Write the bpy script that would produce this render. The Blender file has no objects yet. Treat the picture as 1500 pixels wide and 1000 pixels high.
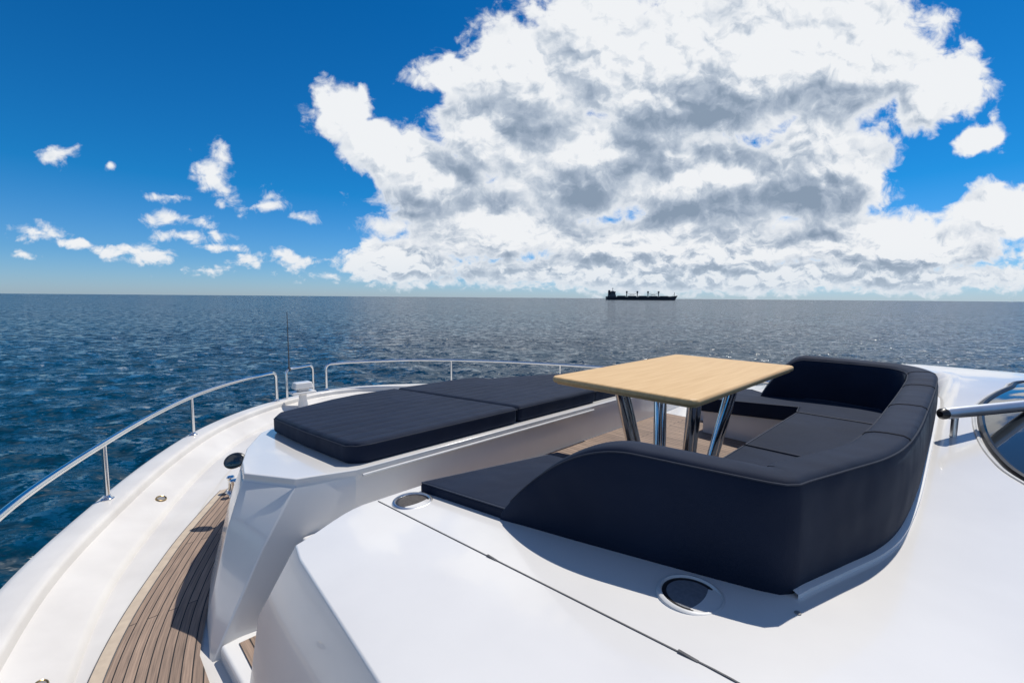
import bpy, bmesh, math, random
import numpy as np
from mathutils import Vector, Matrix
random.seed(3)
scene=bpy.context.scene
scene.view_settings.view_transform='Standard'
scene.view_settings.look='None'
scene.view_settings.exposure=0
COL=scene.collection
rad=math.radians

# ---------------------------------------------------------------- boat frame
A=rad(44.5)
F=(-math.sin(A),math.cos(A)); R=(math.cos(A),math.sin(A))
def W(s,r,z): return Vector((F[0]*s+R[0]*r, F[1]*s+R[1]*r, z))
SEA=-3.2

# ---------------------------------------------------------------- materials
def newmat(name):
    m=bpy.data.materials.new(name); m.use_nodes=True
    nt=m.node_tree; b=nt.nodes['Principled BSDF']
    return m,nt,b
def noise_bump(nt,b,scale,strength,dist,detail=4,vec=None,prev=None):
    tc=nt.nodes.new('ShaderNodeTexCoord')
    n=nt.nodes.new('ShaderNodeTexNoise'); n.inputs['Scale'].default_value=scale; n.inputs['Detail'].default_value=detail
    nt.links.new(vec if vec else tc.outputs['Object'],n.inputs['Vector'])
    bp=nt.nodes.new('ShaderNodeBump'); bp.inputs['Strength'].default_value=strength; bp.inputs['Distance'].default_value=dist
    nt.links.new(n.outputs['Fac'],bp.inputs['Height'])
    if prev: nt.links.new(prev,bp.inputs['Normal'])
    nt.links.new(bp.outputs['Normal'],b.inputs['Normal'])
    return n,bp
def colvar(nt,b,c1,c2,scale,detail=5,vec=None,lo=.35,hi=.65):
    tc=nt.nodes.new('ShaderNodeTexCoord')
    n=nt.nodes.new('ShaderNodeTexNoise'); n.inputs['Scale'].default_value=scale; n.inputs['Detail'].default_value=detail
    nt.links.new(vec if vec else tc.outputs['Object'],n.inputs['Vector'])
    cr=nt.nodes.new('ShaderNodeValToRGB')
    cr.color_ramp.elements[0].position=lo; cr.color_ramp.elements[1].position=hi
    cr.color_ramp.elements[0].color=(*c1,1); cr.color_ramp.elements[1].color=(*c2,1)
    nt.links.new(n.outputs['Fac'],cr.inputs['Fac']); nt.links.new(cr.outputs['Color'],b.inputs['Base Color'])
    return cr
def simple(name,c,rough=.5,metal=0,c2=None,scale=3,bump=None,coat=0):
    m,nt,b=newmat(name)
    b.inputs['Roughness'].default_value=rough; b.inputs['Metallic'].default_value=metal
    b.inputs['Coat Weight'].default_value=coat
    colvar(nt,b,c,c2 if c2 else tuple(x*.9 for x in c),scale)
    if bump: noise_bump(nt,b,*bump)
    return m
GEL=simple('gelcoat_white',(.755,.735,.70),.20,0,(.70,.68,.65),1.7,(90,.04,.001),.5)
GEL2=simple('gelcoat_warm',(.70,.668,.62),.40,0,(.62,.588,.545),2.2,(160,.15,.001),.2)
CHROME=simple('polished_steel',(.80,.80,.79),.12,1,(.70,.70,.69),6)
SATIN=simple('satin_steel',(.72,.72,.72),.36,1,(.62,.62,.62),9)
BLACK=simple('black_plastic',(.012,.012,.014),.35,0,(.02,.02,.022),20)
GASKET=simple('rubber_gasket',(.07,.07,.075),.7,0,(.11,.11,.11),20)
BRASS=simple('brass',(.55,.38,.16),.3,1,(.4,.28,.14),20)
GREY=simple('grey_plastic',(.24,.235,.23),.5,0,(.18,.175,.17),20)
STRIP=simple('pale_strip',(.60,.60,.59),.4,0,(.52,.52,.51),8)
PIPE=simple('piping_cord',(.014,.022,.042),.8,0,(.010,.016,.032),60)
SEAM=simple('seam_thread',(.004,.007,.013),.9,0,(.007,.010,.018),60)

def fabric(name,channels=False):
    m,nt,b=newmat(name)
    colvar(nt,b,(.0052,.0105,.027),(.0084,.016,.038),2.2,8,lo=.3,hi=.7)
    b.inputs['Roughness'].default_value=.78
    b.inputs['Sheen Weight'].default_value=.04
    b.inputs['Sheen Roughness'].default_value=.5
    b.inputs['Sheen Tint'].default_value=(.5,.75,1,1)
    b.inputs['Specular IOR Level'].default_value=.22
    n1,bp1=noise_bump(nt,b,2.4,.7,.08,2)
    if channels:
        tc=nt.nodes.new('ShaderNodeTexCoord')
        dp=nt.nodes.new('ShaderNodeVectorMath'); dp.operation='DOT_PRODUCT'
        nt.links.new(tc.outputs['Object'],dp.inputs[0]); dp.inputs[1].default_value=(F[0],F[1],0)
        mu=nt.nodes.new('ShaderNodeMath'); mu.operation='MULTIPLY'; mu.inputs[1].default_value=math.pi/.17
        nt.links.new(dp.outputs['Value'],mu.inputs[0])
        si=nt.nodes.new('ShaderNodeMath'); si.operation='SINE'; nt.links.new(mu.outputs[0],si.inputs[0])
        ab=nt.nodes.new('ShaderNodeMath'); ab.operation='ABSOLUTE'; nt.links.new(si.outputs[0],ab.inputs[0])
        pw=nt.nodes.new('ShaderNodeMath'); pw.operation='POWER'; pw.inputs[1].default_value=.35; nt.links.new(ab.outputs[0],pw.inputs[0])
        ge=nt.nodes.new('ShaderNodeNewGeometry'); sx=nt.nodes.new('ShaderNodeSeparateXYZ'); nt.links.new(ge.outputs['Normal'],sx.inputs[0])
        mr=nt.nodes.new('ShaderNodeMapRange'); mr.inputs['From Min'].default_value=.9; mr.inputs['From Max'].default_value=.985; nt.links.new(sx.outputs['Z'],mr.inputs['Value'])
        bp=nt.nodes.new('ShaderNodeBump'); bp.inputs['Distance'].default_value=.017
        nt.links.new(mr.outputs[0],bp.inputs['Strength'])
        nt.links.new(pw.outputs[0],bp.inputs['Height']); nt.links.new(bp1.outputs['Normal'],bp.inputs['Normal'])
        bp1=bp
    noise_bump(nt,b,420,.35,.002,2,prev=bp1.outputs['Normal'])
    return m
FAB=fabric('navy_fabric'); FABC=fabric('navy_fabric_channelled',True)

def wood():
    m,nt,b=newmat('maple_wood')
    tc=nt.nodes.new('ShaderNodeTexCoord')
    mp=nt.nodes.new('ShaderNodeMapping'); mp.inputs['Rotation'].default_value=(0,0,-A); mp.inputs['Scale'].default_value=(1,1,1)
    mp2=nt.nodes.new('ShaderNodeMapping'); mp2.inputs['Scale'].default_value=(1.2,22,8)
    nt.links.new(tc.outputs['Object'],mp.inputs['Vector']); nt.links.new(mp.outputs['Vector'],mp2.inputs['Vector'])
    colvar(nt,b,(.60,.375,.165),(.70,.47,.23),2.0,9,mp2.outputs['Vector'],.3,.7)
    b.inputs['Roughness'].default_value=.5; b.inputs['Specular IOR Level'].default_value=.35
    return m
WOOD=wood()
WOODE=simple('maple_edge',(.70,.42,.19),.5,0,(.75,.47,.22),6)

def teak():
    m,nt,b=newmat('teak_planking')
    tc=nt.nodes.new('ShaderNodeTexCoord')
    br=nt.nodes.new('ShaderNodeTexBrick')
    br.inputs['Scale'].default_value=1; br.inputs['Brick Width'].default_value=1.9; br.inputs['Row Height'].default_value=.052
    br.inputs['Mortar Size'].default_value=.0035; br.inputs['Mortar Smooth'].default_value=.1
    br.inputs['Color1'].default_value=(.35,.252,.188,1); br.inputs['Color2'].default_value=(.245,.176,.133,1); br.inputs['Mortar'].default_value=(.015,.014,.014,1)
    nt.links.new(tc.outputs['UV'],br.inputs['Vector'])
    mp=nt.nodes.new('ShaderNodeMapping'); mp.inputs['Scale'].default_value=(3,70,1); nt.links.new(tc.outputs['UV'],mp.inputs['Vector'])
    n=nt.nodes.new('ShaderNodeTexNoise'); n.inputs['Scale'].default_value=1.5; n.inputs['Detail'].default_value=8
    nt.links.new(mp.outputs['Vector'],n.inputs['Vector'])
    cr=nt.nodes.new('ShaderNodeValToRGB'); cr.color_ramp.elements[0].color=(.6,.6,.6,1); cr.color_ramp.elements[1].color=(1.2,1.17,1.14,1)
    cr.color_ramp.elements[0].position=.3; cr.color_ramp.elements[1].position=.7
    nt.links.new(n.outputs['Fac'],cr.inputs['Fac'])
    mx=nt.nodes.new('ShaderNodeMix'); mx.data_type='RGBA'; mx.blend_type='MULTIPLY'; mx.inputs['Factor'].default_value=1
    nt.links.new(br.outputs['Color'],mx.inputs['A']); nt.links.new(cr.outputs['Color'],mx.inputs['B'])
    nt.links.new(mx.outputs['Result'],b.inputs['Base Color']); b.inputs['Roughness'].default_value=.75
    bp=nt.nodes.new('ShaderNodeBump'); bp.inputs['Strength'].default_value=.4; bp.inputs['Distance'].default_value=.003; bp.invert=True
    nt.links.new(br.outputs['Fac'],bp.inputs['Height']); nt.links.new(bp.outputs['Normal'],b.inputs['Normal'])
    return m
TEAK=teak()
TEAKB=simple('teak_margin_plank',(.54,.44,.33),.7,0,(.46,.37,.28),14)

def glass():
    m,nt,b=newmat('tinted_glass')
    b.inputs['Base Color'].default_value=(.02,.025,.03,1); b.inputs['Roughness'].default_value=.04
    b.inputs['Specular IOR Level'].default_value=.8; b.inputs['Coat Weight'].default_value=.5
    return m
GLASS=glass()

def seamat():
    m,nt,b=newmat('sea_water')
    b.inputs['IOR'].default_value=1.33
    tc=nt.nodes.new('ShaderNodeTexCoord')
    mp=nt.nodes.new('ShaderNodeMapping'); mp.inputs['Rotation'].default_value=(0,0,rad(24)); mp.inputs['Scale'].default_value=(.7,1.3,1)
    nt.links.new(tc.outputs['Object'],mp.inputs['Vector'])
    colvar(nt,b,(.0003,.022,.046),(.0008,.035,.066),.03,4,mp.outputs['Vector'])
    rn=nt.nodes.new('ShaderNodeTexNoise'); rn.noise_dimensions='2D'; rn.inputs['Scale'].default_value=1.3; rn.inputs['Detail'].default_value=7; rn.inputs['Roughness'].default_value=.7
    nt.links.new(mp.outputs['Vector'],rn.inputs['Vector'])
    mr=nt.nodes.new('ShaderNodeMapRange'); mr.inputs['From Min'].default_value=.44; mr.inputs['From Max'].default_value=.64; mr.inputs['To Min'].default_value=.06; mr.inputs['To Max'].default_value=.62
    nt.links.new(rn.outputs['Fac'],mr.inputs['Value']); nt.links.new(mr.outputs['Result'],b.inputs['Roughness'])
    ge=nt.nodes.new('ShaderNodeNewGeometry'); cur=ge.outputs['Normal']
    for sc,kk in ((.10,.20),(.40,.60),(1.3,1.25),(4.2,1.5),(13,1.0)):
        n=nt.nodes.new('ShaderNodeTexNoise'); n.noise_dimensions='2D'; n.inputs['Scale'].default_value=sc; n.inputs['Detail'].default_value=2.0; n.inputs['Roughness'].default_value=.5
        nt.links.new(mp.outputs['Vector'],n.inputs['Vector'])
        s=nt.nodes.new('ShaderNodeVectorMath'); s.operation='SUBTRACT'; s.inputs[1].default_value=(.5,.5,.5); nt.links.new(n.outputs['Color'],s.inputs[0])
        q=nt.nodes.new('ShaderNodeVectorMath'); q.operation='MULTIPLY'; q.inputs[1].default_value=(kk,kk,0); nt.links.new(s.outputs[0],q.inputs[0])
        a=nt.nodes.new('ShaderNodeVectorMath'); a.operation='ADD'; nt.links.new(cur,a.inputs[0]); nt.links.new(q.outputs[0],a.inputs[1]); cur=a.outputs[0]
    nn=nt.nodes.new('ShaderNodeVectorMath'); nn.operation='NORMALIZE'; nt.links.new(cur,nn.inputs[0])
    nt.links.new(nn.outputs[0],b.inputs['Normal'])
    return m
SEAM_W=seamat()

# ---------------------------------------------------------------- mesh helpers
def make(name,verts,faces,mat,parent=None,smooth=True,bevel=0,seg=3,uvs=None,sharp=40,mats=None,fm=None):
    verts=[Vector(v) for v in verts]
    mn=Vector((min(v.x for v in verts),min(v.y for v in verts),min(v.z for v in verts)))
    mx=Vector((max(v.x for v in verts),max(v.y for v in verts),max(v.z for v in verts)))
    o=Vector(((mn.x+mx.x)/2,(mn.y+mx.y)/2,mn.z))
    me=bpy.data.meshes.new(name)
    me.from_pydata([v-o for v in verts],[],faces)
    bm=bmesh.new(); bm.from_mesh(me); bmesh.ops.recalc_face_normals(bm,faces=bm.faces); bm.to_mesh(me); bm.free()
    if smooth:
        for p in me.polygons: p.use_smooth=True
        if not bevel: me.set_sharp_from_angle(angle=rad(sharp))
    for mm in (mats if mats else [mat]): me.materials.append(mm)
    if fm:
        for i,p in enumerate(me.polygons): p.material_index=fm[i]
    if uvs:
        ul=me.uv_layers.new(name='UVMap')
        for l in me.loops: ul.data[l.index].uv=uvs[l.vertex_index]
    ob=bpy.data.objects.new(name,me); COL.objects.link(ob)
    wl=o
    if parent is not None:
        ob.parent=parent; ob['_w']=[*wl]; ob.location=wl-Vector(parent['_w'])
    else:
        ob.location=wl
    ob['_w']=[*wl]
    if bevel:
        md=ob.modifiers.new('bevel','BEVEL'); md.width=bevel; md.segments=seg; md.limit_method='ANGLE'; md.angle_limit=rad(30); md.harden_normals=True
    return ob
def empty(name,loc,parent=None):
    e=bpy.data.objects.new(name,None); COL.objects.link(e); e.empty_display_size=.3
    e['_w']=[*loc]
    if parent is not None: e.parent=parent; e.location=Vector(loc)-Vector(parent['_w'])
    else: e.location=loc
    return e
class MB:
    def __init__(s): s.v=[];s.f=[];s.m=[]
    def add(s,v,f,mi=0):
        o=len(s.v); s.v+= [Vector(x) for x in v]; s.f+=[tuple(i+o for i in q) for q in f]; s.m+=[mi]*len(f)
def tube(pts,r,n=12,cap=True,scale=None):
    pts=[Vector(p) for p in pts]; V=[];Fc=[]
    T=[]
    for i in range(len(pts)):
        a=pts[max(0,i-1)]; b=pts[min(len(pts)-1,i+1)]; T.append((b-a).normalized())
    up=Vector((0,0,1)) if abs(T[0].z)<.9 else Vector((1,0,0))
    N=(up-T[0]*up.dot(T[0])).normalized()
    for i,p in enumerate(pts):
        N=(N-T[i]*N.dot(T[i])).normalized(); B=T[i].cross(N)
        rr=r*(scale[i] if scale else 1)
        for k in range(n):
            a=2*math.pi*k/n; V.append(p+N*(rr*math.cos(a))+B*(rr*math.sin(a)))
    for i in range(len(pts)-1):
        for k in range(n):
            Fc.append((i*n+k,i*n+(k+1)%n,(i+1)*n+(k+1)%n,(i+1)*n+k))
    if cap: Fc.append(tuple(range(n))[::-1]); Fc.append(tuple((len(pts)-1)*n+k for k in range(n)))
    return V,Fc
def lathe(c,prof,n=32,axis=None):
    V=[];Fc=[]
    c=Vector(c)
    q=Vector((0,0,1)).rotation_difference(Vector(axis)) if axis is not None else None
    for (pr,pz) in prof:
        for k in range(n):
            a=2*math.pi*k/n; v=Vector((pr*math.cos(a),pr*math.sin(a),pz))
            if q: v=q@v
            V.append(c+v)
    for i in range(len(prof)-1):
        for k in range(n): Fc.append((i*n+k,i*n+(k+1)%n,(i+1)*n+(k+1)%n,(i+1)*n+k))
    Fc.append(tuple((len(prof)-1)*n+k for k in range(n)))
    Fc.append(tuple(range(n))[::-1])
    return V,Fc
def boxsr(s0,s1,r0,r1,z0,z1):
    V=[W(s,r,z) for z in (z0,z1) for (s,r) in ((s0,r0),(s1,r0),(s1,r1),(s0,r1))]
    return V,[(0,1,2,3),(4,5,6,7),(0,1,5,4),(1,2,6,5),(2,3,7,6),(3,0,4,7)]
def catmull(P,step=.05):
    P=[np.array(p,float) for p in P]; P=[2*P[0]-P[1]]+P+[2*P[-1]-P[-2]]
    out=[]
    for i in range(1,len(P)-2):
        p0,p1,p2,p3=P[i-1:i+3]; n=max(1,int(np.linalg.norm(p2-p1)/step))
        for k in range(n):
            t=k/n; out.append(.5*((2*p1)+(-p0+p2)*t+(2*p0-5*p1+4*p2-p3)*t*t+(-p0+3*p1-3*p2+p3)*t**3))
    out.append(P[-2]); return out
def slab(outline,ztop,th,crown=0):
    n=len(outline)
    zt=ztop if callable(ztop) else (lambda s,r:ztop)
    V=[W(s,r,zt(s,r)-th) for s,r in outline]+[W(s,r,zt(s,r)) for s,r in outline]
    return V,[tuple(range(n))[::-1],tuple(range(n,2*n))]+[(i,(i+1)%n,n+(i+1)%n,n+i) for i in range(n)]
def sm(t): t=max(0,min(1,t)); return t*t*(3-2*t)

# ---------------------------------------------------------------- sea (one sheet to the horizon)
NA=1000
radii=[0.0]+list(np.geomspace(4.0,220,250))+list(np.geomspace(250,60000,26))
rng=np.random.default_rng(5)
waves=[]
for i in range(64):
    L=.55*math.exp(rng.uniform(0,2.2)); th=rng.normal(rad(250),.75); amp=.0056*L**.85; waves.append((2*math.pi/L*math.cos(th),2*math.pi/L*math.sin(th),amp,rng.uniform(0,6.28),L))
ang=np.linspace(0,2*math.pi,NA,endpoint=False)
verts=[(0,0,SEA)]; 
allv=[]
for rr in radii[1:]:
    x=rr*np.cos(ang); y=rr*np.sin(ang); z=np.zeros(NA)
    cell=max(rr*2*math.pi/NA, rr*.017)
    for kx,ky,a,ph,L in waves:
        fade=min(1,max(0,(L/cell-2.5)/3))
        if fade>0:
            s_=np.sin(kx*x+ky*y+ph+.6*np.sin(.31*kx*y-.27*ky*x+ph*2)); z+=a*fade*(s_+.35*np.cos(2*(kx*x+ky*y+ph)))
    allv.append(np.stack([x,y,z+SEA],1))
av=np.concatenate(allv); verts+= [tuple(v) for v in av]
faces=[(0,1+k,1+(k+1)%NA) for k in range(NA)]
for i in range(len(radii)-2):
    a0=1+i*NA; b0=a0+NA
    faces+=[(a0+k,b0+k,b0+(k+1)%NA,a0+(k+1)%NA) for k in range(NA)]
me=bpy.data.meshes.new('sea'); me.from_pydata(verts,[],faces); me.materials.append(SEAM_W)
for p in me.polygons: p.use_smooth=True
sea=bpy.data.objects.new('sea',me); COL.objects.link(sea); sea['kind']='structure'

# ---------------------------------------------------------------- yacht
yacht=empty('yacht',W(3,3.6,SEA))
yacht['label']='white motor yacht foredeck with teak side deck and steel rails'
yacht['category']='yacht'
RC=3.6
wp=[(-9,4.65),(-3,4.7),(0,4.6),(2,4.43),(3.2,4.22),(4.2,3.98),(5.3,3.53),(6.3,3.04),(7.2,2.48),(7.9,1.84),(8.4,1.14),(8.68,.52),(8.76,0)]
half=catmull(wp,.1)
path=[(p[0],RC-p[1]) for p in half]+[(p[0],RC+p[1]) for p in half[::-1][1:]]
path=np.array(path)
tan=np.gradient(path,axis=0); tan/=np.linalg.norm(tan,axis=1)[:,None]
nor=np.stack([-tan[:,1],tan[:,0]],1)
def off(i,d): return path[i]+nor[i]*d
prof=[(1.6,-4.2),(1.0,-3.3),(.45,-2.2),(.12,-1.4),(.03,-1.0),(0,-.88),(.006,-.835),(.03,-.808),(.07,-.8),(.20,-.797),(.235,-.801),(.25,-.812),(.256,-.83),(.262,-.872),(.285,-.880),(.50,-.960),(.525,-.975),(.54,-1.003),(.8,-1.005)]
V=[];Fc=[];n=len(prof)
for i in range(len(path)):
    for d,z in prof:
        q=off(i,d)
        if (path[i][1]-RC)*(q[1]-RC)<0: q=np.array([q[0],RC])
        V.append(W(q[0],q[1],z))
for i in range(len(path)-1):
    for k in range(n-1): Fc.append((i*n+k,i*n+k+1,(i+1)*n+k+1,(i+1)*n+k))
make('hull',V,Fc,GEL2,yacht,sharp=50)
inner=[off(i,.6) for i in range(len(path))]
inner=[q for i,q in enumerate(inner) if (path[i][1]-RC)*(q[1]-RC)>0]
make('main_deck',[W(q[0],q[1],-1.012) for q in inner],[tuple(range(len(inner)))],GEL2,yacht,smooth=False)

def teakstrip(outer,innr,z,mirror=False):
    ou=catmull(outer,.08); 
    V=[];UV=[];Fc=[];NW=14
    ins=sorted(innr)
    si=[p[0] for p in ins]; ri=[p[1] for p in ins]
    L=0
    for i,q in enumerate(ou):
        if i: L+=np.linalg.norm(q-ou[i-1])
        r1=max(q[1]+.002,np.interp(q[0],si,ri))
        for k in range(NW+1):
            r=q[1]+(r1-q[1])*k/NW
            V.append(W(q[0],2*RC-r if mirror else r,z)); UV.append((L,r-q[1]))
    for i in range(len(ou)-1):
        for k in range(NW): Fc.append((i*(NW+1)+k,i*(NW+1)+k+1,(i+1)*(NW+1)+k+1,(i+1)*(NW+1)+k))
    return V,Fc,UV
to=[(-6,-.48),(-2,-.47),(0,-.42),(1.6,-.30),(3.1,-.02),(4.2,.42),(5.0,.85),(5.3,1.03)]
ti=[(-6,.42),(0,.40),(2.9,.42),(3.6,.62),(4.9,1.08),(5.3,1.04)]
for mir in (False,True):
    v,f,uv=teakstrip(to,ti,-.994,mir)
    make('teak_side_deck',v,f,TEAK,yacht,uvs=uv)
for mir in (False,True):
    ou=catmull(to,.08); V=[];Fc=[]
    for q in ou:
        for d in (-.002,.065):
            r=q[1]+d; V.append(W(q[0],2*RC-r if mir else r,-.990))
    for i in range(len(ou)-1): Fc.append((2*i,2*i+1,2*i+3,2*i+2))
    make('margin_plank',V,Fc,TEAKB,yacht)
    for d in (-.003,.067):
        v,f=tube([W(q[0],2*RC-q[1]-d if mir else q[1]+d,-.991) for q in ou],.0035,6)
        make('caulk_line',v,f,GASKET,yacht)

# coachroof
def sfront(r):
    rr=min(r,2*RC-r); return 2.32-.18*sm((1.15-rr)/.5)
def redge(s): return .45+.11*max(s,-1) if s<2.4 else .71
def zc(s,r):
    z=-.08*(s-.4) if s>.4 else 0
    cut=sm((.36-s)/.24); cut2=sm((2.1-s)/1.6); w=sm((r-5.58)/.14)
    z+=.34*sm((r-2.2)/3.8)*(cut*(1-w)+cut2*w)
    rr=min(r,2*RC-r)
    if rr<1.0: z-=.022*((1-rr)/.35)**2
    return z
sl=[-8,-6,-4,-2.5,-1.6,-1.1,-.8,-.55,-.35,-.15,.05,.12,.18,.24,.30,.36,.45,.6,.8,1.0,1.25,1.5,1.75,2.0,2.3]
rf=[0,.12,.3,.5,.7,.85,1.0]
rl=[1.3,1.5,1.7,2.0,2.4,2.8,3.2,3.6,4.0,4.4,4.8,5.15,5.5,5.58,5.65,5.72,5.9]
NR=len(rf)*2+len(rl)
def rcol(j,s):
    e=redge(s)
    if j<len(rf): return e+(1.12-e)*rf[j]
    if j<len(rf)+len(rl): return rl[j-len(rf)]
    k=NR-1-j; return 2*RC-(e+(1.12-e)*rf[k])
bm=bmesh.new(); vid={}; v_s={}
def gv(i,j):
    if (i,j) in vid: return vid[(i,j)]
    s=sl[i]; r=rcol(j,s)
    if s>2.2: s=sfront(r)
    v=bm.verts.new(W(s,r,zc(s,r))); v_s[v]=(s,r,i,j); vid[(i,j)]=v; return v
for i in range(len(sl)-1):
    for j in range(NR-1):
        if sl[i]>=.45 and rcol(j,0)>=1.69 and rcol(j+1,0)<=5.51: continue
        bm.faces.new([gv(i,j),gv(i+1,j),gv(i+1,j+1),gv(i,j+1)])
bound=[e for e in bm.edges if e.is_boundary]
def low(v,lev):
    s,r,i,j=v_s[v]
    ds=dr=0
    k=(.14,.22)[lev]
    if j==0: dr=-k
    if j==NR-1: dr=k
    if i==len(sl)-1 and (r<=1.71 or r>=5.49): ds=(.12,.14)[lev]
    z=(-.5,-1.05)[lev]
    return W(s+ds,r+dr,z)
lv=[{},{}]
for e in bound:
    a,b=e.verts
    prev=(a,b)
    for L in (0,1):
        cur=[]
        for v in (a,b):
            if v not in lv[L]: lv[L][v]=bm.verts.new(low(v,L))
            cur.append(lv[L][v])
        bm.faces.new([prev[0],prev[1],cur[1],cur[0]]); prev=cur
bmesh.ops.recalc_face_normals(bm,faces=bm.faces)
V=[v.co.copy() for v in bm.verts]; bm.verts.index_update(); Fc=[tuple(v.index for v in f.verts) for f in bm.faces]; bm.free()
coach=make('coachroof',V,Fc,GEL,yacht,bevel=.008,seg=3)
coach.modifiers['bevel'].angle_limit=rad(50)

hs=list(np.linspace(-.6,2.29,60))
HR=1.20
def strip(name,r0,r1,ss,lift,th,mat,par,bev=0):
    V=[];Fc=[]
    for s in ss:
        for r,dz in ((r0,lift-th),(r0,lift),(r1,lift),(r1,lift-th)):
            V.append(W(s,r,zc(s,1.3)+dz))
    m=len(ss)
    for i in range(m-1):
        for k in range(4): Fc.append((i*4+k,i*4+(k+1)%4,(i+1)*4+(k+1)%4,(i+1)*4+k))
    Fc.append((0,1,2,3)); Fc.append(tuple((m-1)*4+k for k in range(4)))
    return make(name,V,Fc,mat,par,bevel=bev)
strip('hatch_gasket',HR-.0025,HR+.0025,hs,.003,.012,GASKET,yacht)
for s in (.50,1.33):
    v,f=boxsr(s-.03,s+.03,HR-.005,HR+.006,zc(s,1.25)-.005,zc(s,1.25)+.005)
    make('hatch_hinge',v,f,GASKET,yacht,bevel=.002)

def fitting(s,r,name,R0,dark,rimmat,bez):  # cup holder as a flat ringed disc, dark centre in place of the recess
    c=W(s,r,zc(s,r))
    e=empty(name,c,yacht)
    v,f=lathe(c,[(R0*1.16,-.01),(R0*1.13,.005),(R0*1.06,.010),(R0*1.0,.010),(R0*.95,.002)],40)
    make('rim',v,f[:-2],rimmat,e)
    v,f=lathe(c,[(R0*.955,.002),(R0*.92,.0035),(R0*.86,.0035),(R0*.80,.0025)],40)
    make('bezel',v,f[:-2],bez,e)
    v,f=lathe(c,[(R0*.82,.0024),(R0*.6,.0030),(R0*.3,.0037),(.002,.0042)],40)
    make('inner_disc',v,f,dark,e)
fitting(2.13,1.325,'cup_holder',.098,simple('bronze_disc',(.11,.095,.08),.5,.2,(.07,.06,.05),60),SATIN,BLACK)
fitting(.62,1.485,'cup_holder',.100,simple('pale_disc',(.17,.18,.20),.6,.0,(.13,.14,.16),60),STRIP,BLACK)
v,f=lathe(W(.33,1.62,zc(.33,1.62)),[(.010,0),(.010,.003),(.007,.004),(.001,.005)],16)
make('deck_button',v,f,GREY,yacht)

# forward trunk carrying the sun pads
def ztr(s,r): return -.135-.07*(s-2.9)
tr_half=[(2.76,1.30),(2.90,.96),(3.30,.775),(3.6,.84),(4.0,.97),(4.5,1.21),(4.9,1.62),(5.2,2.2),(5.35,2.9),(5.4,3.6)]
mid={0:(2.755,1.28),1:(2.86,.745),2:(3.26,.655)}
foot={0:(2.75,1.25),1:(2.80,.44),2:(3.2,.50)}
cen=np.array([4,3.6])
full=tr_half+[(s,2*RC-r) for s,r in tr_half[::-1][1:]]
n=len(full);V=[];Fc=[]
def ringpt(i,k,tab):
    mi=i if i<len(tr_half) else n-1-i
    flip=i>=len(tr_half)
    if tab is not None and mi in tab:
        s,r=tab[mi]; return np.array([s,2*RC-r if flip else r])
    s,r=full[i]
    a=np.array(full[(i-1)%n]);b=np.array(full[(i+1)%n]); t=(b-a)/np.linalg.norm(b-a); no=np.array([t[1],-t[0]])
    if np.dot(no,np.array([s,r])-cen)<0: no=-no
    if i in (0,n-1): no=np.array([0,0.])
    return np.array([s,r])+no*k
levs=[(0,None,0,None),(.0,None,.045,None),(.014,None,.058,None),(.10,mid,None,-.50),(.24,foot,None,-1.05)]
for k,tab,dz,z in levs:
    for i in range(n):
        q=ringpt(i,k,tab); s,r=full[i]
        V.append(W(q[0],q[1],ztr(s,r)-dz if z is None else z))
for lev in range(len(levs)-1):
    for i in range(n): Fc.append((lev*n+i,lev*n+(i+1)%n,(lev+1)*n+(i+1)%n,(lev+1)*n+i))
Fc.append(tuple(range(n)))
make('forward_trunk',V,Fc,GEL,yacht,bevel=.011,seg=3)

v,f=boxsr(.40,2.80,.95,6.25,-1.1,-.47)
make('lounge_sole',v,f,GEL,yacht,bevel=.02)
V=[W(.5,1.75,-.463),W(2.74,1.75,-.463),W(2.74,5.45,-.463),W(.5,5.45,-.463)]
make('lounge_teak',V,[(0,1,2,3)],TEAK,yacht,uvs=[(0,0),(2.24,0),(2.24,3.7),(0,3.7)],smooth=False)
v,f=slab([(2.28,.52),(2.80,.50),(2.84,.96),(2.28,.96)],-.93,.15); make('boarding_step',v,f,GEL,yacht,bevel=.02)
V=[W(2.36,.58,-.925),W(2.74,.58,-.925),W(2.74,.93,-.925),W(2.36,.93,-.925)]
make('step_teak',V,[(0,1,2,3)],TEAK,yacht,uvs=[(0,0),(.38,0),(.38,.35),(0,.35)],smooth=False)
v,f=tube([W(2.738,r,-.166) for r in np.linspace(1.33,3.9,10)],.011,8); make('trim_strip',v,f,STRIP,yacht)

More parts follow.
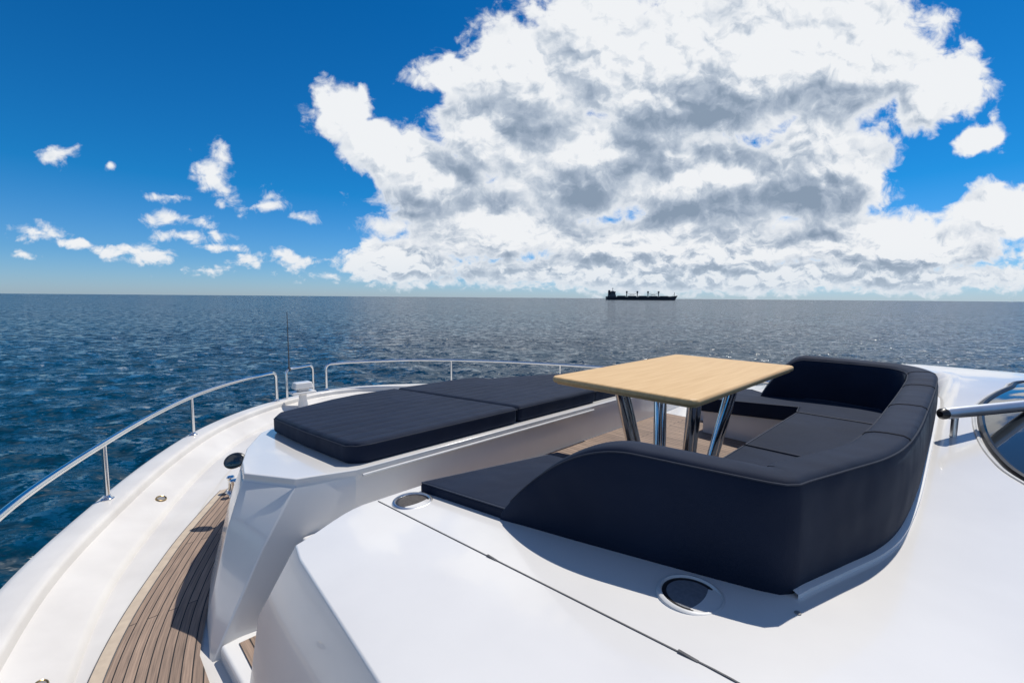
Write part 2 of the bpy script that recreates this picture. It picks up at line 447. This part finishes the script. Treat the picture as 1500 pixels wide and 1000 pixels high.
# railings
zr=-.30
def rpos(i,ins=.11): return off(i,ins)
port=[i for i in range(len(path)) if path[i][0]>-4 and path[i][1]<=2.44]
stbd=[i for i in range(len(path)) if path[i][0]>-4 and path[i][1]>=3.52]
def railing(idx,flip,stations):
    pts=[rpos(i) for i in idx]
    P=[W(q[0],q[1],zr) for q in pts]
    if flip: P=P[::-1]
    end=P[-1]; d=(P[-1]-P[-3]).normalized()
    for a in (20,45,70,90):
        P.append(end+d*(.09*math.sin(rad(a)))+Vector((0,0,-.09*(1-math.cos(rad(a))))))
    P.append(Vector((P[-1].x,P[-1].y,-.79)))
    e=empty('railing',Vector((P[-1].x,P[-1].y,-.8)),yacht)
    v,f=tube(P,.026,14); make('handrail',v,f,CHROME,e)
    for st in stations:
        j=min(idx,key=lambda i:abs(path[i][0]-st))
        q=rpos(j)
        mb=MB(); mb.add(*tube([W(q[0],q[1],-.8),W(q[0],q[1],zr)],.020,12)); mb.add(*lathe(W(q[0],q[1],-.8),[(.048,0),(.048,.008),(.033,.016),(.023,.04)],16))
        make('stanchion',mb.v,mb.f,CHROME,e)
    v,f=lathe(Vector((P[-1].x,P[-1].y,-.8)),[(.05,0),(.05,.008),(.035,.016),(.027,.04)],16); make('base_flange',v,f,CHROME,e)
railing(port,False,[7.05,5.3,3.2,1.2,-1])
railing(stbd,True,[7.6,5.7,3.8,1.9,0])
def arch(a,b,z0,z1,rc=.08):
    a=Vector(a);b=Vector(b);d=(b-a).normalized();P=[Vector((a.x,a.y,z0))]
    for t in (0,30,60,90): P.append(Vector((a.x,a.y,z1-rc))+d*(rc*(1-math.cos(rad(t))))+Vector((0,0,rc*math.sin(rad(t)))))
    for t in (90,60,30,0): P.append(Vector((b.x,b.y,z1-rc))-d*(rc*(1-math.cos(rad(t))))+Vector((0,0,rc*math.sin(rad(t)))))
    P.append(Vector((b.x,b.y,z0))); return P
v,f=tube(arch(W(8.38,2.70,0),W(8.60,3.24,0),-.8,-.28),.022,12); make('bow_hoop',v,f,CHROME,yacht)
mb=MB(); b0=W(8.40,2.76,-.3); mb.add(*tube([b0,b0+Vector((0,0,.25)),b0+Vector((0,0,1.02))],.013,8,scale=[1,.8,.45])); mb.add(*lathe(b0+Vector((0,0,-.02)),[(.03,0),(.03,.05),(.014,.08)],12))
make('antenna',mb.v,mb.f,GASKET,yacht)
c=W(8.08,2.86,-.98)
e=empty('bow_light',c,yacht)
v,f=lathe(c,[(.10,0),(.085,.08),(.065,.2),(.06,.34)],20); make('pedestal',v,f,GEL,e)
def obox(c,hx,hy,z0,z1,tp=1.0):
    V=[Vector((c.x+x*R[0]*k+y*F[0]*k,c.y+x*R[1]*k+y*F[1]*k,z)) for z,k in ((z0,1.0),(z1,tp)) for x,y in ((-hx,-hy),(hx,-hy),(hx,hy),(-hx,hy))]
    return V,[(0,1,2,3),(4,5,6,7),(0,1,5,4),(1,2,6,5),(2,3,7,6),(3,0,4,7)]
mb=MB(); mb.add(*obox(c,.16,.10,c.z+.39,c.z+.50,.85)); mb.add(*obox(c,.20,.11,c.z+.30,c.z+.345)); mb.add(*obox(c,.09,.07,c.z+.345,c.z+.39)); make('housing',mb.v,mb.f,GEL,e,bevel=.02,seg=4)

c=W(5.12,1.10,-1.0); e=empty('mooring_cleat',c,yacht)
for d in (-.06,.06):
    p=c+Vector((F[0]*d,F[1]*d,0))
    v,f=lathe(p,[(.05,0),(.045,.012),(.026,.03),(.024,.13),(.036,.15),(.038,.165),(.03,.175),(.002,.178)],20); make('bollard_post',v,f,CHROME,e)
v,f=boxsr(5.02,5.22,1.06,1.14,-1.0,-.985); make('base_plate',v,f,CHROME,e,bevel=.005)
c=W(4.52,1.0,-.46); e=empty('side_lamp',c,yacht)
ax=((W(-.9,-.6,0)-W(0,0,0)).normalized()+Vector((0,0,.25))).normalized()
tr_=Matrix.Rotation(rad(-18),3,'Y')
def sq(p):
    q=p-c; q.z*=.72; return c+tr_@(q*1.1)
v,f=lathe(c,[(.02,-.055),(.055,-.05),(.078,-.02),(.084,.01),(.076,.022)],24,ax)
make('lamp_body',[sq(p) for p in v],f,BLACK,e)
v,f=lathe(c,[(.074,.021),(.05,.027),(.002,.029)],24,ax); make('lamp_lens',[sq(p) for p in v],f,GLASS,e)
v,f=tube([c+Vector((.16,.02,-.09)),c+Vector((.03,0,-.04))],.014,10); make('lamp_bracket',v,f,CHROME,e)
def fairlead(s,sz=1):
    j=min([i for i in range(len(path)) if path[i][1]<RC],key=lambda i:abs(path[i][0]-s))
    dd=.43
    q=off(j,dd); c=W(q[0],q[1],-.9335)
    t=(W(*off(j+1,dd),0)-W(*off(j-1,dd),0)).normalized(); 
    nn=W(nor[j][0],nor[j][1],0)-W(0,0,0); u=(nn*.215-Vector((0,0,.08))).normalized()
    out=u.cross(t).normalized(); 
    if out.z<0: out=-out
    P=[c+out*.004+t*(.042*sz*math.cos(a))+u*(.030*sz*math.sin(a)) for a in np.linspace(0,2*math.pi,25)]
    mb=MB(); mb.add(*tube(P,.006*sz,8,False)); 
    P2=[c+out*.004+t*(.04*sz*math.cos(a))+u*(.028*sz*math.sin(a)) for a in np.linspace(0,2*math.pi,25)[:-1]]
    mb.add(P2,[tuple(range(24))],1)
    make('deck_drain',mb.v,mb.f,None,yacht,mats=[BRASS,GREY],fm=mb.m)
fairlead(5.50,1.25); fairlead(3.22,.85)

# windscreen and hand bar
bc=catmull([(-1.2,2.5),(-.62,3.0),(-.28,3.42),(-.165,3.7),(-.10,4.1),(-.085,4.59),(-.13,4.9),(-.24,5.3),(-.38,5.66),(-1.2,6.0)],.06)
V=[];Fc=[];nb=len(bc)
for k in range(7):
    t=k/6
    for q in bc:
        s=q[0]-1.8*t; r=4.1+(q[1]-4.1)*(1-.1*t); V.append(W(s,r,zc(q[0],q[1])+.012+.36*t**.9))
for k in range(6):
    for i in range(nb-1): Fc.append((k*nb+i,k*nb+i+1,(k+1)*nb+i+1,(k+1)*nb+i))
e=empty('windscreen',W(-.5,4.1,0),yacht)
make('glass',V,Fc,GLASS,e)
v,f=tube([W(q[0]+.01,q[1],zc(q[0],q[1])+.006) for q in bc],.020,8); make('frame',v,f,BLACK,e)
v,f=tube([W(q[0]+.045,q[1]-.008,zc(q[0]+.045,q[1])+.0) for q in bc],.010,8); make('frame_trim',v,f,STRIP,e)
e=empty('wiper_bar',W(0,4.2,.25),yacht)
a=W(.097,3.88,.30); b=W(-.64,5.1,.335)
d=(b-a).normalized()
v,f=tube([a,a+d*.03,b],.036,18,scale=[.8,1,1]); make('bar',v,f,SATIN,e)
v,f=tube([a-d*.03,a-d*.01,a+d*.01],.036,18,scale=[.5,.95,.95]); make('end_cap',v,f,BLACK,e)
for t in (.10,.75):
    p=a+d*t; v,f=tube([p,Vector((p.x,p.y,.12))],.018,10); make('bracket',v,f,SATIN,e)

# ---------------------------------------------------------------- sofa
sofa=empty('sofa',W(1,3.6,-.1)); sofa['label']='navy fabric U-shaped deck sofa around the wooden table'; sofa['category']='sofa'
sp=catmull([(1.58,1.49),(1.2,1.535),(.8,1.598),(.54,1.643),(.445,1.662),(.398,1.680),(.369,1.714),(.353,1.775),(.275,2.02),(.205,2.25),(.165,2.5),(.148,2.9),(.15,3.5),(.16,4.4),(.18,4.9),(.24,5.2),(.38,5.42),(.6,5.53),(1.0,5.57),(1.3,5.55),(1.62,5.48)],.026)
sp=np.array(sp); tn=np.gradient(sp,axis=0); tn/=np.linalg.norm(tn,axis=1)[:,None]
nn=np.stack([tn[:,1],-tn[:,0]],1)
c0=np.array([1.2,3.5])
if np.dot(nn[len(nn)//2],c0-sp[len(sp)//2])<0: nn=-nn
arc=np.concatenate([[0],np.cumsum(np.linalg.norm(np.diff(sp,axis=0),axis=1))]); LT=arc[-1]
nns=nn.copy()
for it in range(16): nns[1:-1]=(nns[:-2]+nns[1:-1]*2+nns[2:])/4
nns/=np.linalg.norm(nns,axis=1)[:,None]
bprof=[(.030,0,.0),(.004,.05,0),(-.009,.22,0),(-.012,.5,0),(-.007,.84,0),(.0,.94,0),(.009,.978,0),(.028,.997,0),(.085,.998,0),(.13,.988,0),(.163,.962,0),(.180,.905,0),(.185,.80,0),(.185,.4,0),(.185,.0,0)]
def hfac(a):
    e=min(a/.68,1); e2=min((LT-a)/.42,1)
    g=lambda t: math.sin(math.pi/2*t)**.9 if t>0 else 0
    return .10+.90*min(g(e),g(e2))
def base(s): return -.085*(s-.4)-.01 if s>.4 else -.01
TOPZ=.405
def topz(i):
    b=base(sp[i][0]); extra=.018*sm((sp[i][1]-3.6)/1.5)
    return b+(TOPZ+extra-b)*hfac(arc[i])
def bp_(i,d):
    w=min(1,max(0,d/.08)); w=w*w*(3-2*w); q=nn[i]*(1-w)+nns[i]*w
    return sp[i]+q*d
V=[];Fc=[];n=len(bprof)
for i in range(len(sp)):
    b=base(sp[i][0])-.02; t=topz(i)
    for d,h,_ in bprof:
        q=bp_(i,d)
        V.append(W(q[0],q[1],b+(t-b)*h))
for i in range(len(sp)-1):
    for k in range(n): Fc.append((i*n+k,i*n+(k+1)%n,(i+1)*n+(k+1)%n,(i+1)*n+k))
Fc.append(tuple(range(n))); Fc.append(tuple((len(sp)-1)*n+k for k in range(n)))
bk=make('backrest',V,Fc,FAB,sofa,sharp=70)
for d,hh,nm in ((.002,.955,'piping'),(.176,.925,'piping')):
    P=[]
    for i in range(2,len(sp)-2):
        b=base(sp[i][0])-.02; t=topz(i); q=bp_(i,d)
        P.append(W(q[0],q[1],b+(t-b)*hh+.0005))
    v,f=tube(P,.0040,6); make(nm,v,f,PIPE,sofa)
for frac in (.335,.47,.60,.72):
    i=int(frac*len(sp)); b=base(sp[i][0])-.02; t=topz(i)
    P=[W(*bp_(i,d),b+(t-b)*h+.0008) for d,h,_ in bprof[5:-1]]
    v,f=tube(P,.0045,6); make('seam',v,f,SEAM,sofa)
ic=min(range(len(sp)),key=lambda i:abs(sp[i][0]-.37)+abs(sp[i][1]-1.73))
V=[];Fc=[]
for i in range(ic-1,len(sp)-6):
    q0=sp[i]-nn[i]*.024; q1=sp[i]+nn[i]*.03; b=zc(*sp[i])
    V+= [W(*q0,b-.02),W(*q0,b+.014),W(*q1,b+.020),W(*q1,b-.02)]
m=len(V)//4
for i in range(m-1):
    for k in range(4): Fc.append((i*4+k,i*4+(k+1)%4,(i+1)*4+(k+1)%4,(i+1)*4+k))
make('plinth',V,Fc,simple('bright_trim',(.82,.81,.79),.35,0,(.78,.77,.75),8),sofa)
def zseat(s,r): return .005 if s<1.06 else .005-.080*(s-1.06)
seats=[[(2.24,1.44),(1.98,2.40),(1.08,2.40),(.62,1.80),(1.2,1.64),(1.48,1.57),(1.56,1.49)],
       [(1.06,2.34),(1.06,3.28),(.34,3.28),(.36,2.3),(.46,2.0),(.60,1.82)],
       [(1.06,3.30),(1.06,4.6),(.34,4.6),(.34,3.30)],
       [(1.06,4.62),(1.10,4.86),(2.08,4.92),(2.08,5.75),(1.8,5.74),(1.5,5.40),(1.0,5.38),(.55,5.3),(.40,5.0),(.35,4.62)]]
SP=simple('seat_piping',(.05,.062,.09),.7,0,(.035,.045,.07),60)
for o in seats:
    v,f=slab(o,zseat,.075 if o[0][0]>2 else .15)
    make('seat_cushion',v,f,FAB,sofa,bevel=.024,seg=5)
    cx=sum(p[0] for p in o)/len(o); cy=sum(p[1] for p in o)/len(o)
    P=[W(s+(cx-s)*.02,r+(cy-r)*.02,zseat(s,r)-.003) for s,r in o+[o[0]]]
    v,f=tube(P,.005,6,False); make('piping',v,f,SP,sofa)
v,f=slab([(1.0,2.35),(1.0,4.62),(.6,4.62),(.6,2.35)],-.14,.34); make('seat_base',v,f,GEL,sofa)
v,f=slab([(1.97,1.72),(1.93,2.3),(1.0,2.3),(1.0,1.72)],-.15,.33); make('seat_base',v,f,GEL,sofa)
v,f=slab([(2.03,4.97),(2.05,5.48),(1.0,5.48),(1.0,4.9)],-.16,.32); make('seat_base',v,f,GEL,sofa)

# ---------------------------------------------------------------- sun pads
def zp(s,r): return .018-.067*(s-2.9)
pads=[([(2.83,1.42),(2.86,1.35),(2.93,1.30),(3.6,1.28),(4.38,1.29),(4.55,1.38),(4.85,2.0),(4.93,2.3),(4.95,2.85),(2.83,2.862)],'navy channelled sun pad at the walkway corner of the foredeck'),
      ([(2.84,2.888),(4.95,2.87),(4.93,3.9),(4.85,4.08),(2.84,4.08)],'navy channelled sun pad in the middle of the foredeck'),
      ([(2.88,4.11),(4.72,4.11),(4.55,4.5),(4.2,5.0),(3.9,5.75),(2.88,5.8)],'navy channelled sun pad beyond the table')]
for o,lab in pads:
    zt=zp if o[0][1]<4 else (lambda s,r:zp(s,r)-.02)
    c=W(sum(p[0] for p in o)/len(o),sum(p[1] for p in o)/len(o),-.15)
    e=empty('sun_pad',c); e['label']=lab; e['category']='cushion'; e['group']='sun pads on the foredeck'
    v,f=slab(o,zt,.160); make('cushion',v,f,FABC,e,bevel=.042,seg=7)
    cx=sum(p[0] for p in o)/len(o); cy=sum(p[1] for p in o)/len(o)
    P=[W(s+(cx-s)*.004,r+(cy-r)*.004,zt(s,r)-.028) for s,r in o+[o[0]]]
    v,f=tube(P,.005,6,False); make('piping',v,f,PIPE,e)

# ---------------------------------------------------------------- table
table=empty('table',W(1.65,3.6,-.46)); table['label']='light maple table top on polished splayed steel legs'; table['category']='table'
def tout(ins):
    s0,s1,r0,r1=1.09+ins,2.20-ins,2.56+ins,4.60-ins; c=.035
    return [(s0+c,r0),(s1-c,r0),(s1,r0+c),(s1,r1-c),(s1-c,r1),(s0+c,r1),(s0,r1-c),(s0,r0+c)]
o=tout(0); v,f=slab(o,.42,.046); make('table_top',v,f,WOOD,table,bevel=.021,seg=6)
o=tout(.022); v,f=slab(o,.3735,.010); make('edge_moulding',v,f,WOODE,table,bevel=.003)
o=tout(.2); v,f=slab(o,.363,.02); make('mounting_plate',v,f,CHROME,table,bevel=.004)
for ts,trr,bs,br_ in ((1.88,3.02,1.76,3.20),(1.88,3.66,1.77,3.49),(1.36,3.18,1.44,3.26),(1.34,3.86,1.44,3.64)):
    mb=MB()
    for d in (-.040,.040):
        mb.add(*tube([W(bs,br_+d,-.46),W(ts,trr+d,.345)],.034,20))
    mb.add(*lathe(W(bs,br_,-.463),[(.10,0),(.10,.01),(.06,.02),(.05,.03)],24))
    make('leg',mb.v,mb.f,CHROME,table)

# ---------------------------------------------------------------- cargo ship on the horizon
SH=simple('ship_hull_paint',(.018,.022,.032),.6,0,(.028,.032,.045),.05)
SU=simple('ship_upperworks',(.06,.07,.085),.6,0,(.08,.09,.105),.1)
D0=1250.
k=D0/667
X0=(887-750)*k; X1=(991-750)*k; L=X1-X0
def S(x,y,z): return Vector((X0+x,D0+y,SEA+z))
ship=empty('cargo_ship',S(L/2,0,0)); ship['label']='dark bulk carrier with deck cranes on the open sea'; ship['category']='ship'
st=[(0,10,9.5),(4,12,9.5),(14,14,9),(30,15,8.8),(150,15,8.8),(165,13,9.5),(178,8,11),(L-3,2.5,12.5),(L,.4,13)]
V=[];Fc=[]
for x,w,h in st:
    xb=min(x,L-9) if x>L-20 else x
    V+=[S(xb,-w*.8,-2),S(x,-w,h),S(x,w,h),S(xb,w*.8,-2)]
for i in range(len(st)-1):
    for q in range(4): Fc.append((i*4+q,i*4+(q+1)%4,(i+1)*4+(q+1)%4,(i+1)*4+q))
Fc.append((0,1,2,3)); Fc.append(tuple((len(st)-1)*4+q for q in range(4)))
make('hull',V,Fc,SH,ship,smooth=False)
def sbox(mb,x0,x1,y0,y1,z0,z1): 
    V=[S(x,y,z) for z in (z0,z1) for x,y in ((x0,y0),(x1,y0),(x1,y1),(x0,y1))]
    mb.add(V,[(0,1,2,3),(4,5,6,7),(0,1,5,4),(1,2,6,5),(2,3,7,6),(3,0,4,7)])
mb=MB()
sbox(mb,6,24,-12,12,8.8,13); sbox(mb,9,23,-11,11,13,16.5); sbox(mb,11,22.5,-10,10,16.5,20); sbox(mb,13,22,-15,15,20,23); sbox(mb,14,20,-6,6,23,24.5)
make('superstructure',mb.v,mb.f,SU,ship,smooth=False)
mb=MB(); sbox(mb,5,10.5,-3,3,13,25); sbox(mb,5.6,9.8,-2.4,2.4,25,26.5); make('funnel',mb.v,mb.f,SH,ship,smooth=False)
mb=MB(); mb.add(*tube([S(17,0,24.5),S(17,0,33)],.6,6)); mb.add(*tube([S(17,-4,29.5),S(17,4,29.5)],.35,6)); mb.add(*tube([S(15,0,31),S(19.5,0,31)],.35,6)); make('radar_mast',mb.v,mb.f,SU,ship)
mb=MB(); mb.add(*tube([S(L-9,0,11),S(L-9,0,22)],.6,6)); mb.add(*tube([S(L-9,0,18),S(L-14,0,12)],.3,6)); make('foremast',mb.v,mb.f,SU,ship)
for i in range(5):
    mb=MB(); x=31+i*29; sbox(mb,x,x+20,-9,9,8.8,11); sbox(mb,x+1,x+19,-8,8,11,11.7); make('cargo_hatch',mb.v,mb.f,SH,ship,smooth=False)
for x,dr_ in ((55.5,1),(84.5,-1),(113.5,1),(142.5,-1)):
    mb=MB(); mb.add(*tube([S(x,0,8.8),S(x,0,20)],1.3,10)); sbox(mb,x-1.8,x+1.8,-2.2,2.2,19.5,24.5)
    mb.add(*tube([S(x+1.5*dr_,0,18),S(x+22*dr_,0,13.5)],.45,6)); mb.add(*tube([S(x,0,24.5),S(x+21*dr_,0,13.8)],.12,5))
    make('deck_crane',mb.v,mb.f,SU,ship)

# ---------------------------------------------------------------- sun and sky
EL=rad(62); AZ=rad(42)
tosun=Vector((math.sin(AZ)*math.cos(EL),math.cos(AZ)*math.cos(EL),math.sin(EL)))
ld=bpy.data.lights.new('sun','SUN'); ld.energy=4.1; ld.angle=rad(.5); ld.color=(1,.955,.885)
lo=bpy.data.objects.new('sun',ld); COL.objects.link(lo); lo.rotation_mode='QUATERNION'; lo.rotation_quaternion=tosun.to_track_quat('Z','Y'); lo.location=(0,0,30)

wd=bpy.data.worlds.new('World'); scene.world=wd; wd.use_nodes=True
nt=wd.node_tree; nt.nodes.clear(); N=nt.nodes.new; LK=nt.links.new
def sock(i,v):
    if hasattr(v,'is_output'): LK(v,i)
    else: i.default_value=v
def M(op,a,b=None,c=None,clamp=False):
    n=N('ShaderNodeMath'); n.operation=op; n.use_clamp=clamp
    sock(n.inputs[0],a)
    if b is not None: sock(n.inputs[1],b)
    if c is not None: sock(n.inputs[2],c)
    return n.outputs[0]
def VM(op,a,b=None):
    n=N('ShaderNodeVectorMath'); n.operation=op; sock(n.inputs[0],a)
    if b is not None:
        if op=='SCALE': sock(n.inputs['Scale'],b)
        else: sock(n.inputs[1],b)
    return n.outputs['Value'] if op in('LENGTH','DOT_PRODUCT') else n.outputs['Vector']
def NZ(vec,scale,detail=8,rough=.55,color=False,dist=0,dim='2D'):
    n=N('ShaderNodeTexNoise'); n.noise_dimensions=dim; sock(n.inputs['Vector'],vec); n.inputs['Scale'].default_value=scale; n.inputs['Detail'].default_value=detail; n.inputs['Roughness'].default_value=rough; n.inputs['Distortion'].default_value=dist
    return n.outputs['Color'] if color else n.outputs['Fac']
def VZ(vec,scale,detail=3,rough=.5):
    n=N('ShaderNodeTexVoronoi'); n.voronoi_dimensions='2D'; n.feature='F1'; n.normalize=True
    sock(n.inputs['Vector'],vec); n.inputs['Scale'].default_value=scale; n.inputs['Detail'].default_value=detail; n.inputs['Roughness'].default_value=rough; n.inputs['Lacunarity'].default_value=2.1
    return M('SUBTRACT',1.0,n.outputs['Distance'])
def SS(v,lo_,hi_,a=0,b=1):
    n=N('ShaderNodeMapRange'); n.interpolation_type='SMOOTHSTEP'; sock(n.inputs['Value'],v)
    n.inputs['From Min'].default_value=lo_; n.inputs['From Max'].default_value=hi_; n.inputs['To Min'].default_value=a; n.inputs['To Max'].default_value=b
    return n.outputs['Result']
def MIXF(f,a,b):
    n=N('ShaderNodeMix'); n.data_type='FLOAT'; sock(n.inputs['Factor'],f); sock(n.inputs['A'],a); sock(n.inputs['B'],b)
    return n.outputs['Result']
def MIXC(f,a,b):
    n=N('ShaderNodeMix'); n.data_type='RGBA'; sock(n.inputs['Factor'],f)
    for k_,v in (('A',a),('B',b)):
        if isinstance(v,tuple): n.inputs[k_].default_value=(*v,1)
        else: LK(v,n.inputs[k_])
    return n.outputs['Result']
def RAMP(f,stops):
    c=N('ShaderNodeValToRGB'); sock(c.inputs[0],f); e=c.color_ramp.elements
    e[0].position=stops[0][0]; e[0].color=(*stops[0][1],1); e[1].position=stops[-1][0]; e[1].color=(*stops[-1][1],1)
    for p_,q_ in stops[1:-1]: x=e.new(p_); x.color=(*q_,1)
    return c.outputs[0]
tc=N('ShaderNodeTexCoord'); sx=N('ShaderNodeSeparateXYZ'); LK(tc.outputs['Generated'],sx.inputs[0])
yy=M('MAXIMUM',sx.outputs['Y'],.12)
gx=M('DIVIDE',sx.outputs['X'],yy); gz=M('DIVIDE',sx.outputs['Z'],yy)
cb=N('ShaderNodeCombineXYZ'); sock(cb.inputs[0],gx); sock(cb.inputs[1],gz); p=cb.outputs[0]
th=rad(5.5)
def G(u,v):
    x=(u-750)/667; z=(500-v)/667; Y=math.cos(th)+z*math.sin(th); Z=z*math.cos(th)-math.sin(th); return x/Y,Z/Y
def blobs(lst,gain,k,vec):
    m_=None
    for u,v,ru,rv in lst:
        cx,cz=G(u,v); e1=G(u+ru,v)[0]-cx; e2=G(u,v-rv)[1]-cz
        d=VM('LENGTH',VM('MULTIPLY',VM('SUBTRACT',vec,(cx,cz,0)),(1/e1,1/e2,0)))
        mv=M('MULTIPLY_ADD',d,-gain,gain)
        m_=mv if m_ is None else M('SMOOTH_MAX',m_,mv,k)
    return m_
big=[(502,162,56,50),(550,205,60,48),(590,240,70,56),(645,275,90,80),(700,190,85,85),(668,108,78,38),(760,110,100,105),(860,60,120,130),(850,230,180,120),(980,120,160,170),(1120,90,180,170),(1255,70,130,130),(1375,115,88,62),(1060,270,220,100),(1205,240,110,120),(740,330,200,66),(585,385,110,32),(1000,360,280,75),(1300,350,220,60),(1460,310,80,46),(1437,205,34,32),(1100,400,650,30)]
small=[(305,262,24,32),(338,290,34,16),(388,306,50,15),(432,318,28,10),(255,290,34,10),(255,325,48,12),(275,352,48,11),(312,367,24,7),(65,240,32,14),(160,247,12,8),(62,347,34,14),(105,358,24,7),(175,370,36,13),(215,382,42,10),(35,378,16,6),(310,401,32,8),(355,391,26,8),(430,382,44,12)]
psc=VM('MULTIPLY',p,(1,1.25,1))
wlow=VM('SCALE',VM('SUBTRACT',NZ(p,11,4,.6,True),(.5,.5,.5)),.065)
low=SS(gz,.03,.20)
def billow(v):
    q=VM('ADD',v,wlow)
    a=VZ(q,8.5,4,.54)
    b=VZ(VM('MULTIPLY',q,(1,1.7,1)),24,3,.52)
    return MIXF(low,b,a)
wm=VM('SCALE',VM('SUBTRACT',NZ(p,4.5,4,.5,True),(.5,.5,.5)),.13)
wm=VM('SCALE',wm,SS(gz,.02,.25,.35,1.0))
def maskat(o): 
    return blobs(big,1.0,.14,VM('MULTIPLY',VM('ADD',VM('ADD',p,wm),o),(1,1,0)))
mb0=maskat((0,0,0)); mb1=maskat((.03,.085,0))
ms=blobs(small,.33,.03,VM('MULTIPLY',VM('ADD',p,VM('SCALE',wm,.5)),(1,1,0)))
mask=M('MAXIMUM',mb0,ms)
B0=billow(psc); B1=billow(VM('ADD',psc,(.009,.023,0)))
fine=NZ(psc,20,11,.60,dist=.35)
mid=NZ(psc,6,4,.5)
dens=M('ADD',M('MULTIPLY',mask,1.15),M('ADD',M('MULTIPLY',M('SUBTRACT',B0,.64),1.15),M('ADD',M('MULTIPLY',M('SUBTRACT',fine,.5),.90),M('MULTIPLY',M('SUBTRACT',mid,.5),.65))))
dens=M('ADD',dens,M('MULTIPLY',SS(mask,.22,.6),.24))
alpha=SS(dens,.0,.42)
front=SS(sx.outputs['Y'],.13,.3)
alpha=M('MULTIPLY',alpha,front)
# unseen cloud added over the rest of the dome to whiten the shadow fill
back=SS(NZ(tc.outputs['Generated'],2.6,6,.55,dim='3D'),.46,.64,0,.5)
back=M('MULTIPLY',M('MULTIPLY',back,M('SUBTRACT',1.0,front)),SS(sx.outputs['Z'],.0,.06))
alpha=M('MAXIMUM',alpha,back)
lit_s=M('MULTIPLY',M('SUBTRACT',B1,B0),2.7)
lit_l=M('MULTIPLY',M('SUBTRACT',mb1,mb0),.80)
dark=[(640,240,70,60),(690,300,80,34),(600,318,70,24),(860,262,150,42),(930,215,100,50),(770,190,60,44),(1150,302,170,28),(1030,160,110,80),(1120,235,150,46),(850,378,170,16),(640,402,110,10),(930,320,150,22),(1190,345,100,14),(1280,380,230,14),(1210,140,80,44),(1050,388,150,12),(1330,118,50,24),(1230,275,80,24),(1380,330,80,18)]
dk=M('MAXIMUM',blobs(dark,1.0,.35,VM('MULTIPLY',VM('ADD',p,VM('SCALE',wm,1.2)),(1,1,0))),0)
T=SS(dens,.12,.95)
sh=M('ADD',M('ADD',lit_s,lit_l),M('ADD',M('MULTIPLY',dk,.74),M('MULTIPLY',M('SUBTRACT',mid,.5),.35)))
sh=M('ADD',sh,M('MULTIPLY',M('SUBTRACT',fine,.5),-.25))
sh=M('MULTIPLY',M('ADD',sh,.23),T)
ccol=RAMP(sh,[(0,(.87,.89,.915)),(.2,(.715,.76,.82)),(.42,(.50,.57,.665)),(.7,(.35,.425,.535)),(1,(.25,.325,.43))])
ccol=MIXC(SS(gz,.0,.12,.50,0),ccol,(.60,.70,.80))
sky=N('ShaderNodeTexSky'); sky.sky_type='NISHITA'; sky.sun_disc=False; sky.sun_elevation=EL; sky.sun_rotation=AZ; sky.air_density=1.0; sky.dust_density=.3; sky.ozone_density=3.0; sky.altitude=0
tint=RAMP(sx.outputs['Z'],[(0,(.60,.83,1.28)),(.07,(.32,.68,1.12)),(.2,(.06,.58,1.00)),(.5,(.02,.47,.87)),(1,(.05,.45,.85))])
mm=N('ShaderNodeMix'); mm.data_type='RGBA'; mm.blend_type='MULTIPLY'; mm.inputs['Factor'].default_value=1; LK(sky.outputs[0],mm.inputs['A']); LK(tint,mm.inputs['B'])
b1=N('ShaderNodeBackground'); LK(mm.outputs['Result'],b1.inputs[0]); b1.inputs[1].default_value=.10
b2=N('ShaderNodeBackground'); LK(ccol,b2.inputs[0]); b2.inputs[1].default_value=1.0
mx=N('ShaderNodeMixShader'); LK(alpha,mx.inputs[0]); LK(b1.outputs[0],mx.inputs[1]); LK(b2.outputs[0],mx.inputs[2])
ow=N('ShaderNodeOutputWorld'); LK(mx.outputs[0],ow.inputs[0])
wd.cycles.sampling_method='MANUAL'; wd.cycles.sample_map_resolution=512

# ---------------------------------------------------------------- camera
cd=bpy.data.cameras.new('camera'); cd.lens=16; cd.sensor_width=36; cd.clip_start=.05; cd.clip_end=200000
cam=bpy.data.objects.new('camera',cd); COL.objects.link(cam)
cam.matrix_world=Matrix.Translation((0,0,1.0))@Matrix.Rotation(rad(90-5.5),4,'X')@Matrix.Rotation(rad(.46),4,'Z')
scene.camera=cam
for o in bpy.data.objects:
    if '_w' in o: del o['_w']
